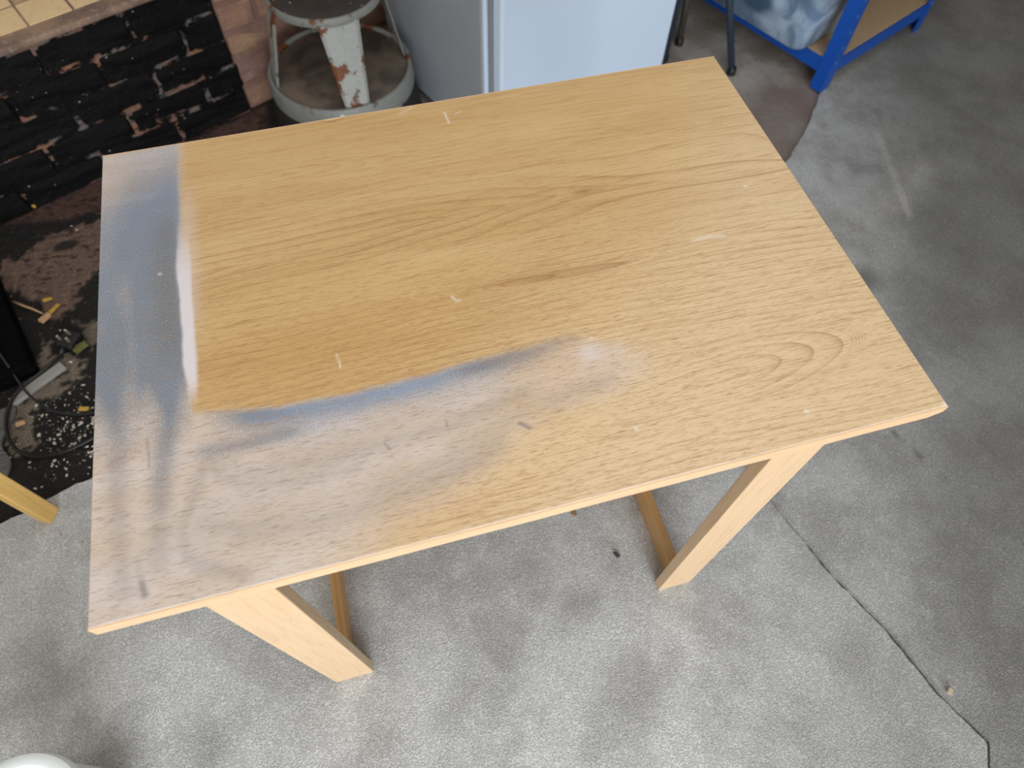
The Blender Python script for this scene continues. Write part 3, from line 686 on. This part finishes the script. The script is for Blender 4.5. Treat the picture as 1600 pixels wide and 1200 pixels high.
# ------------------------------------------------------------------ paint tub at the lower left
M_tubw = m_plain('white_tub_plastic', (228, 234, 236), .35, 0, .04, 10)
M_tubl = m_plain('bluish_white_lid', (236, 244, 246), .3, 0, .03, 10)
tb = empty('paint_tub', (-.350, -.108, 0)); tag(tb, 'round white plastic tub with a rimmed lid on the pale carpet', 'tub')
lathe('body', [(0, 0), (.080, 0), (.084, .004), (.093, .165), (.099, .167), (.099, .180), (.094, .182), (0, .182)], M_tubw, tb, 64)
lathe('lid', [(0, .186), (.066, .186), (.076, .187), (.080, .196), (.084, .201), (.094, .202), (.1005, .198), (.1025, .190), (.1025, .183), (.0992, .1822), (0, .1822)], M_tubl, tb, 64)

# ------------------------------------------------------------------ things lying on the hearth
HZ = -.0015
M_case = m_plain('black_case', (5, 5, 6), .95, 0, .2, 30); M_case.node_tree.nodes['Principled BSDF'].inputs['Specular IOR Level'].default_value = .1
ca = empty('equipment_case', (-.478, .872, HZ), math.radians(20)); tag(ca, 'flat matt black case lying on the sooty hearth at the left edge', 'case')
box('body', -.42, 0, 0, .36, 0, .030, M_case, ca, .006, 3)
box('lid', -.42, 0, 0, .36, .0305, .044, M_case, ca, .005, 3)
# strip of grey board under the cords
M_strip = m_plain('pale_grey_board', (148, 146, 142), .8, 0, .12, 30)
bs = box('batten', 0, .135, -.012, .012, 0, .010, M_strip, None, .0015); bs.location = (-.536, .800, HZ); bs.rotation_euler = (0, 0, math.atan2(.085, .12)); bs['label'] = 'short pale grey batten lying in front of the black case'; bs['category'] = 'batten'
# grey doormat scrap
n = NT('grey_ribbed_mat', .9); w_ = n.noise(n.map(n.obj(), (40, 160, 40)), 1.0, 3); n.col(n.mix(w_, srgb(52, 52, 52), srgb(120, 118, 114))); n.bump(w_, .8, .004); M_mat = n.m
xs = np.linspace(0, 1, 30); ys = np.linspace(0, 1, 30); U, V = np.meshgrid(xs, ys)
mx = -.735 + U * (.197 + .012 * np.sin(V * 9)); my = .600 + V * .195 + (mx + .538) * .364
me = grid_mesh('door_mat', np.pad(mx, 1, mode='edge'), np.pad(my, 1, mode='edge'), np.pad(HZ + .005 + .002 * fbm(U * 20, V * 30, 91), 1, constant_values=HZ))
dm = link('door_mat', me, M_mat); tag(dm, 'scrap of ribbed dark grey mat beside the wooden chair leg', 'mat')
M_cord = m_plain('black_cord', (12, 12, 15), .4)
c1 = [(-.418, .930), (-.431, .909), (-.449, .884), (-.483, .856), (-.511, .834), (-.533, .797), (-.541, .75), (-.533, .697), (-.509, .659), (-.47, .637), (-.415, .634), (-.347, .656), (-.25, .70), (-.1, .82)]
cz = [.010, .009, .011, .012, .014, .016, .012, .010, .007, .005, .005, .005, .005, .005]
c2 = [(-.62, 1.0, .052), (-.578, .964, .051), (-.554, .93, .051), (-.533, .891, .050), (-.517, .850, .026), (-.498, .812, .022), (-.471, .775, .009), (-.442, .75, .006), (-.406, .733, .005), (-.349, .72, .005), (-.2, .74, .005)]
def under(o, p):
    o.parent = p; o.matrix_parent_inverse = (Matrix.Translation(p.location) @ p.rotation_euler.to_matrix().to_4x4()).inverted(); return o
under(tube('cord', c2, .0030, m_plain('dark_grey_cord', (30, 32, 38), .35), None, 10, True, 2), ca)['label'] = 'thin dark cord trailing off the case'
# three-pin plug, pins up
M_brass = m_plain('plug_pin_metal', (226, 222, 206), .25, .8)
pl = empty('power_plug', (-.412, .945, .0), math.radians(60)); tag(pl, 'black three-pin mains plug on its thick curling cord on the hearth', 'plug')
under(tube('cord', [(x, y, z) for (x, y), z in zip(c1, cz)], .0042, M_cord, None, 10, True, 2), pl)
bm = bmesh.new(); bm_box(bm, -.026, .026, -.024, .024, 0, .022, .007, 3); from_bm('body', bm, M_dark, pl, False)
tube('cord_grip', [(-.020, 0, .010), (-.042, 0, .010)], [.008, .0055], M_dark, pl, 12)
box('pin', .008, .012, -.004, .004, .0215, .040, M_brass, pl, .0006); box('pin', -.012, -.006, -.014, -.0105, .0215, .037, M_brass, pl, .0006); box('pin', -.012, -.006, .0105, .014, .0215, .037, M_brass, pl, .0006)
# wood chips, twig, leaf
M_yel = m_plain('yellow_wood_chip', (186, 152, 62), .7, 0, .2, 60); M_pale = m_plain('pale_wood_chip', (190, 150, 112), .8, 0, .2, 60); M_green = m_plain('dry_moss', (92, 92, 50), .9, 0, .3, 80)
def chip(name, x, y, L, w, t, rz, mat, label, cat):
    bm = bmesh.new(); bm_box(bm, -L / 2, L / 2, -w / 2, w / 2, 0, t, min(t, w) * .2, 1)
    for v in bm.verts: v.co += Vector((random.uniform(-1, 1) * w * .15, random.uniform(-1, 1) * w * .15, random.uniform(0, 1) * t * .2)); 
    for v in bm.verts: v.co.y *= 1 - .6 * max(0, v.co.x / L)
    o = from_bm(name, bm, mat); o.location = (x, y, -.0015); o.rotation_euler = (0, 0, rz); tag(o, label, cat); return o
chip('wood_chip', -.477, 1.036, .030, .014, .010, .7, M_pale, 'pale orange wood chip at the end of the twig', 'wood chip')
chip('wood_chip', -.458, 1.062, .034, .010, .006, .9, M_yel, 'yellow wood splinter beside the pale orange chip', 'wood chip')
chip('wood_chip', -.474, 1.096, .022, .009, .008, .1, M_yel, 'small yellow chip by the dark hole in the cement', 'wood chip')
chip('wood_chip', -.520, 1.452, .034, .010, .010, .6, M_yel, 'yellow splinter lying at the foot of the black brickwork', 'wood chip')
chip('wood_chip', -.375, .741, .022, .012, .008, -.4, M_yel, 'cream-yellow chip just above the thin cord near the table edge', 'wood chip')
chip('wood_chip', -.513, .738, .020, .010, .008, .3, M_pale, 'orange crumb inside the loop of the thick cord', 'wood chip')
chip('moss_clump', -.388, .921, .034, .018, .012, .5, M_green, 'olive clump of dry moss right of the plug', 'moss')
chip('dry_leaf', .655, .205, .016, .010, .004, 1.3, m_plain('dry_leaf_brown', (150, 124, 84), .8, 0, .3, 150), 'tiny curled brown leaf on the carpet under the table', 'leaf').location.z = .0
chip('black_crumb', .713, .092, .014, .008, .005, 2.0, m_plain('slate_crumb', (66, 66, 74), .7), 'small slate-grey crumb on the carpet near the right leg', 'crumb').location.z = .0
chip('pebble', 1.247, -.328, .014, .011, .008, .6, m_plain('cream_pebble', (176, 164, 142), .6), 'small cream pebble lying on the carpet seam', 'pebble').location.z = .0
tag(tube('twig', [(-.556, 1.108, .004), (-.53, 1.085, .010), (-.505, 1.068, .008), (-.482, 1.050, .004)], [.0032, .003, .0026, .0018], M_pale, None, 8), 'thin pale twig sticking out from behind the black case', 'twig')
# plaster crumbs: too many and too small to count
bm = bmesh.new()
for k in range(365):
    if k < 330: x = random.gauss(-.405, .055); y = random.gauss(.700, .062)
    else: x = random.uniform(-.62, -.33); y = random.uniform(.60, 1.35)
    if y < .561 + (x + .352) * .344 + .012 or x > -.2 or x < -.62: continue
    s_ = random.choice((.0007, .0008, .001, .0012, .0014, .0018, .0024, .0036)) * random.uniform(.8, 1.2)
    r_ = bmesh.ops.create_icosphere(bm, subdivisions=1, radius=s_)
    rot = Matrix.Rotation(random.uniform(0, 6.28), 3, 'Z'); sc = (random.uniform(.8, 1.7), random.uniform(.6, 1.1), random.uniform(.4, .8))
    for v in r_['verts']: v.co = rot @ Vector((v.co.x * sc[0] * random.uniform(.8, 1.2), v.co.y * sc[1] * random.uniform(.8, 1.2), v.co.z * sc[2])) + Vector((x, y, -.002 + s_ * .4))
pc = from_bm('plaster_crumbs', bm, m_plain('white_plaster', (196, 190, 180), .9, 0, .15, 100)); tag(pc, 'white plaster crumbs scattered over the black hearth', 'crumbs', None, 'stuff')
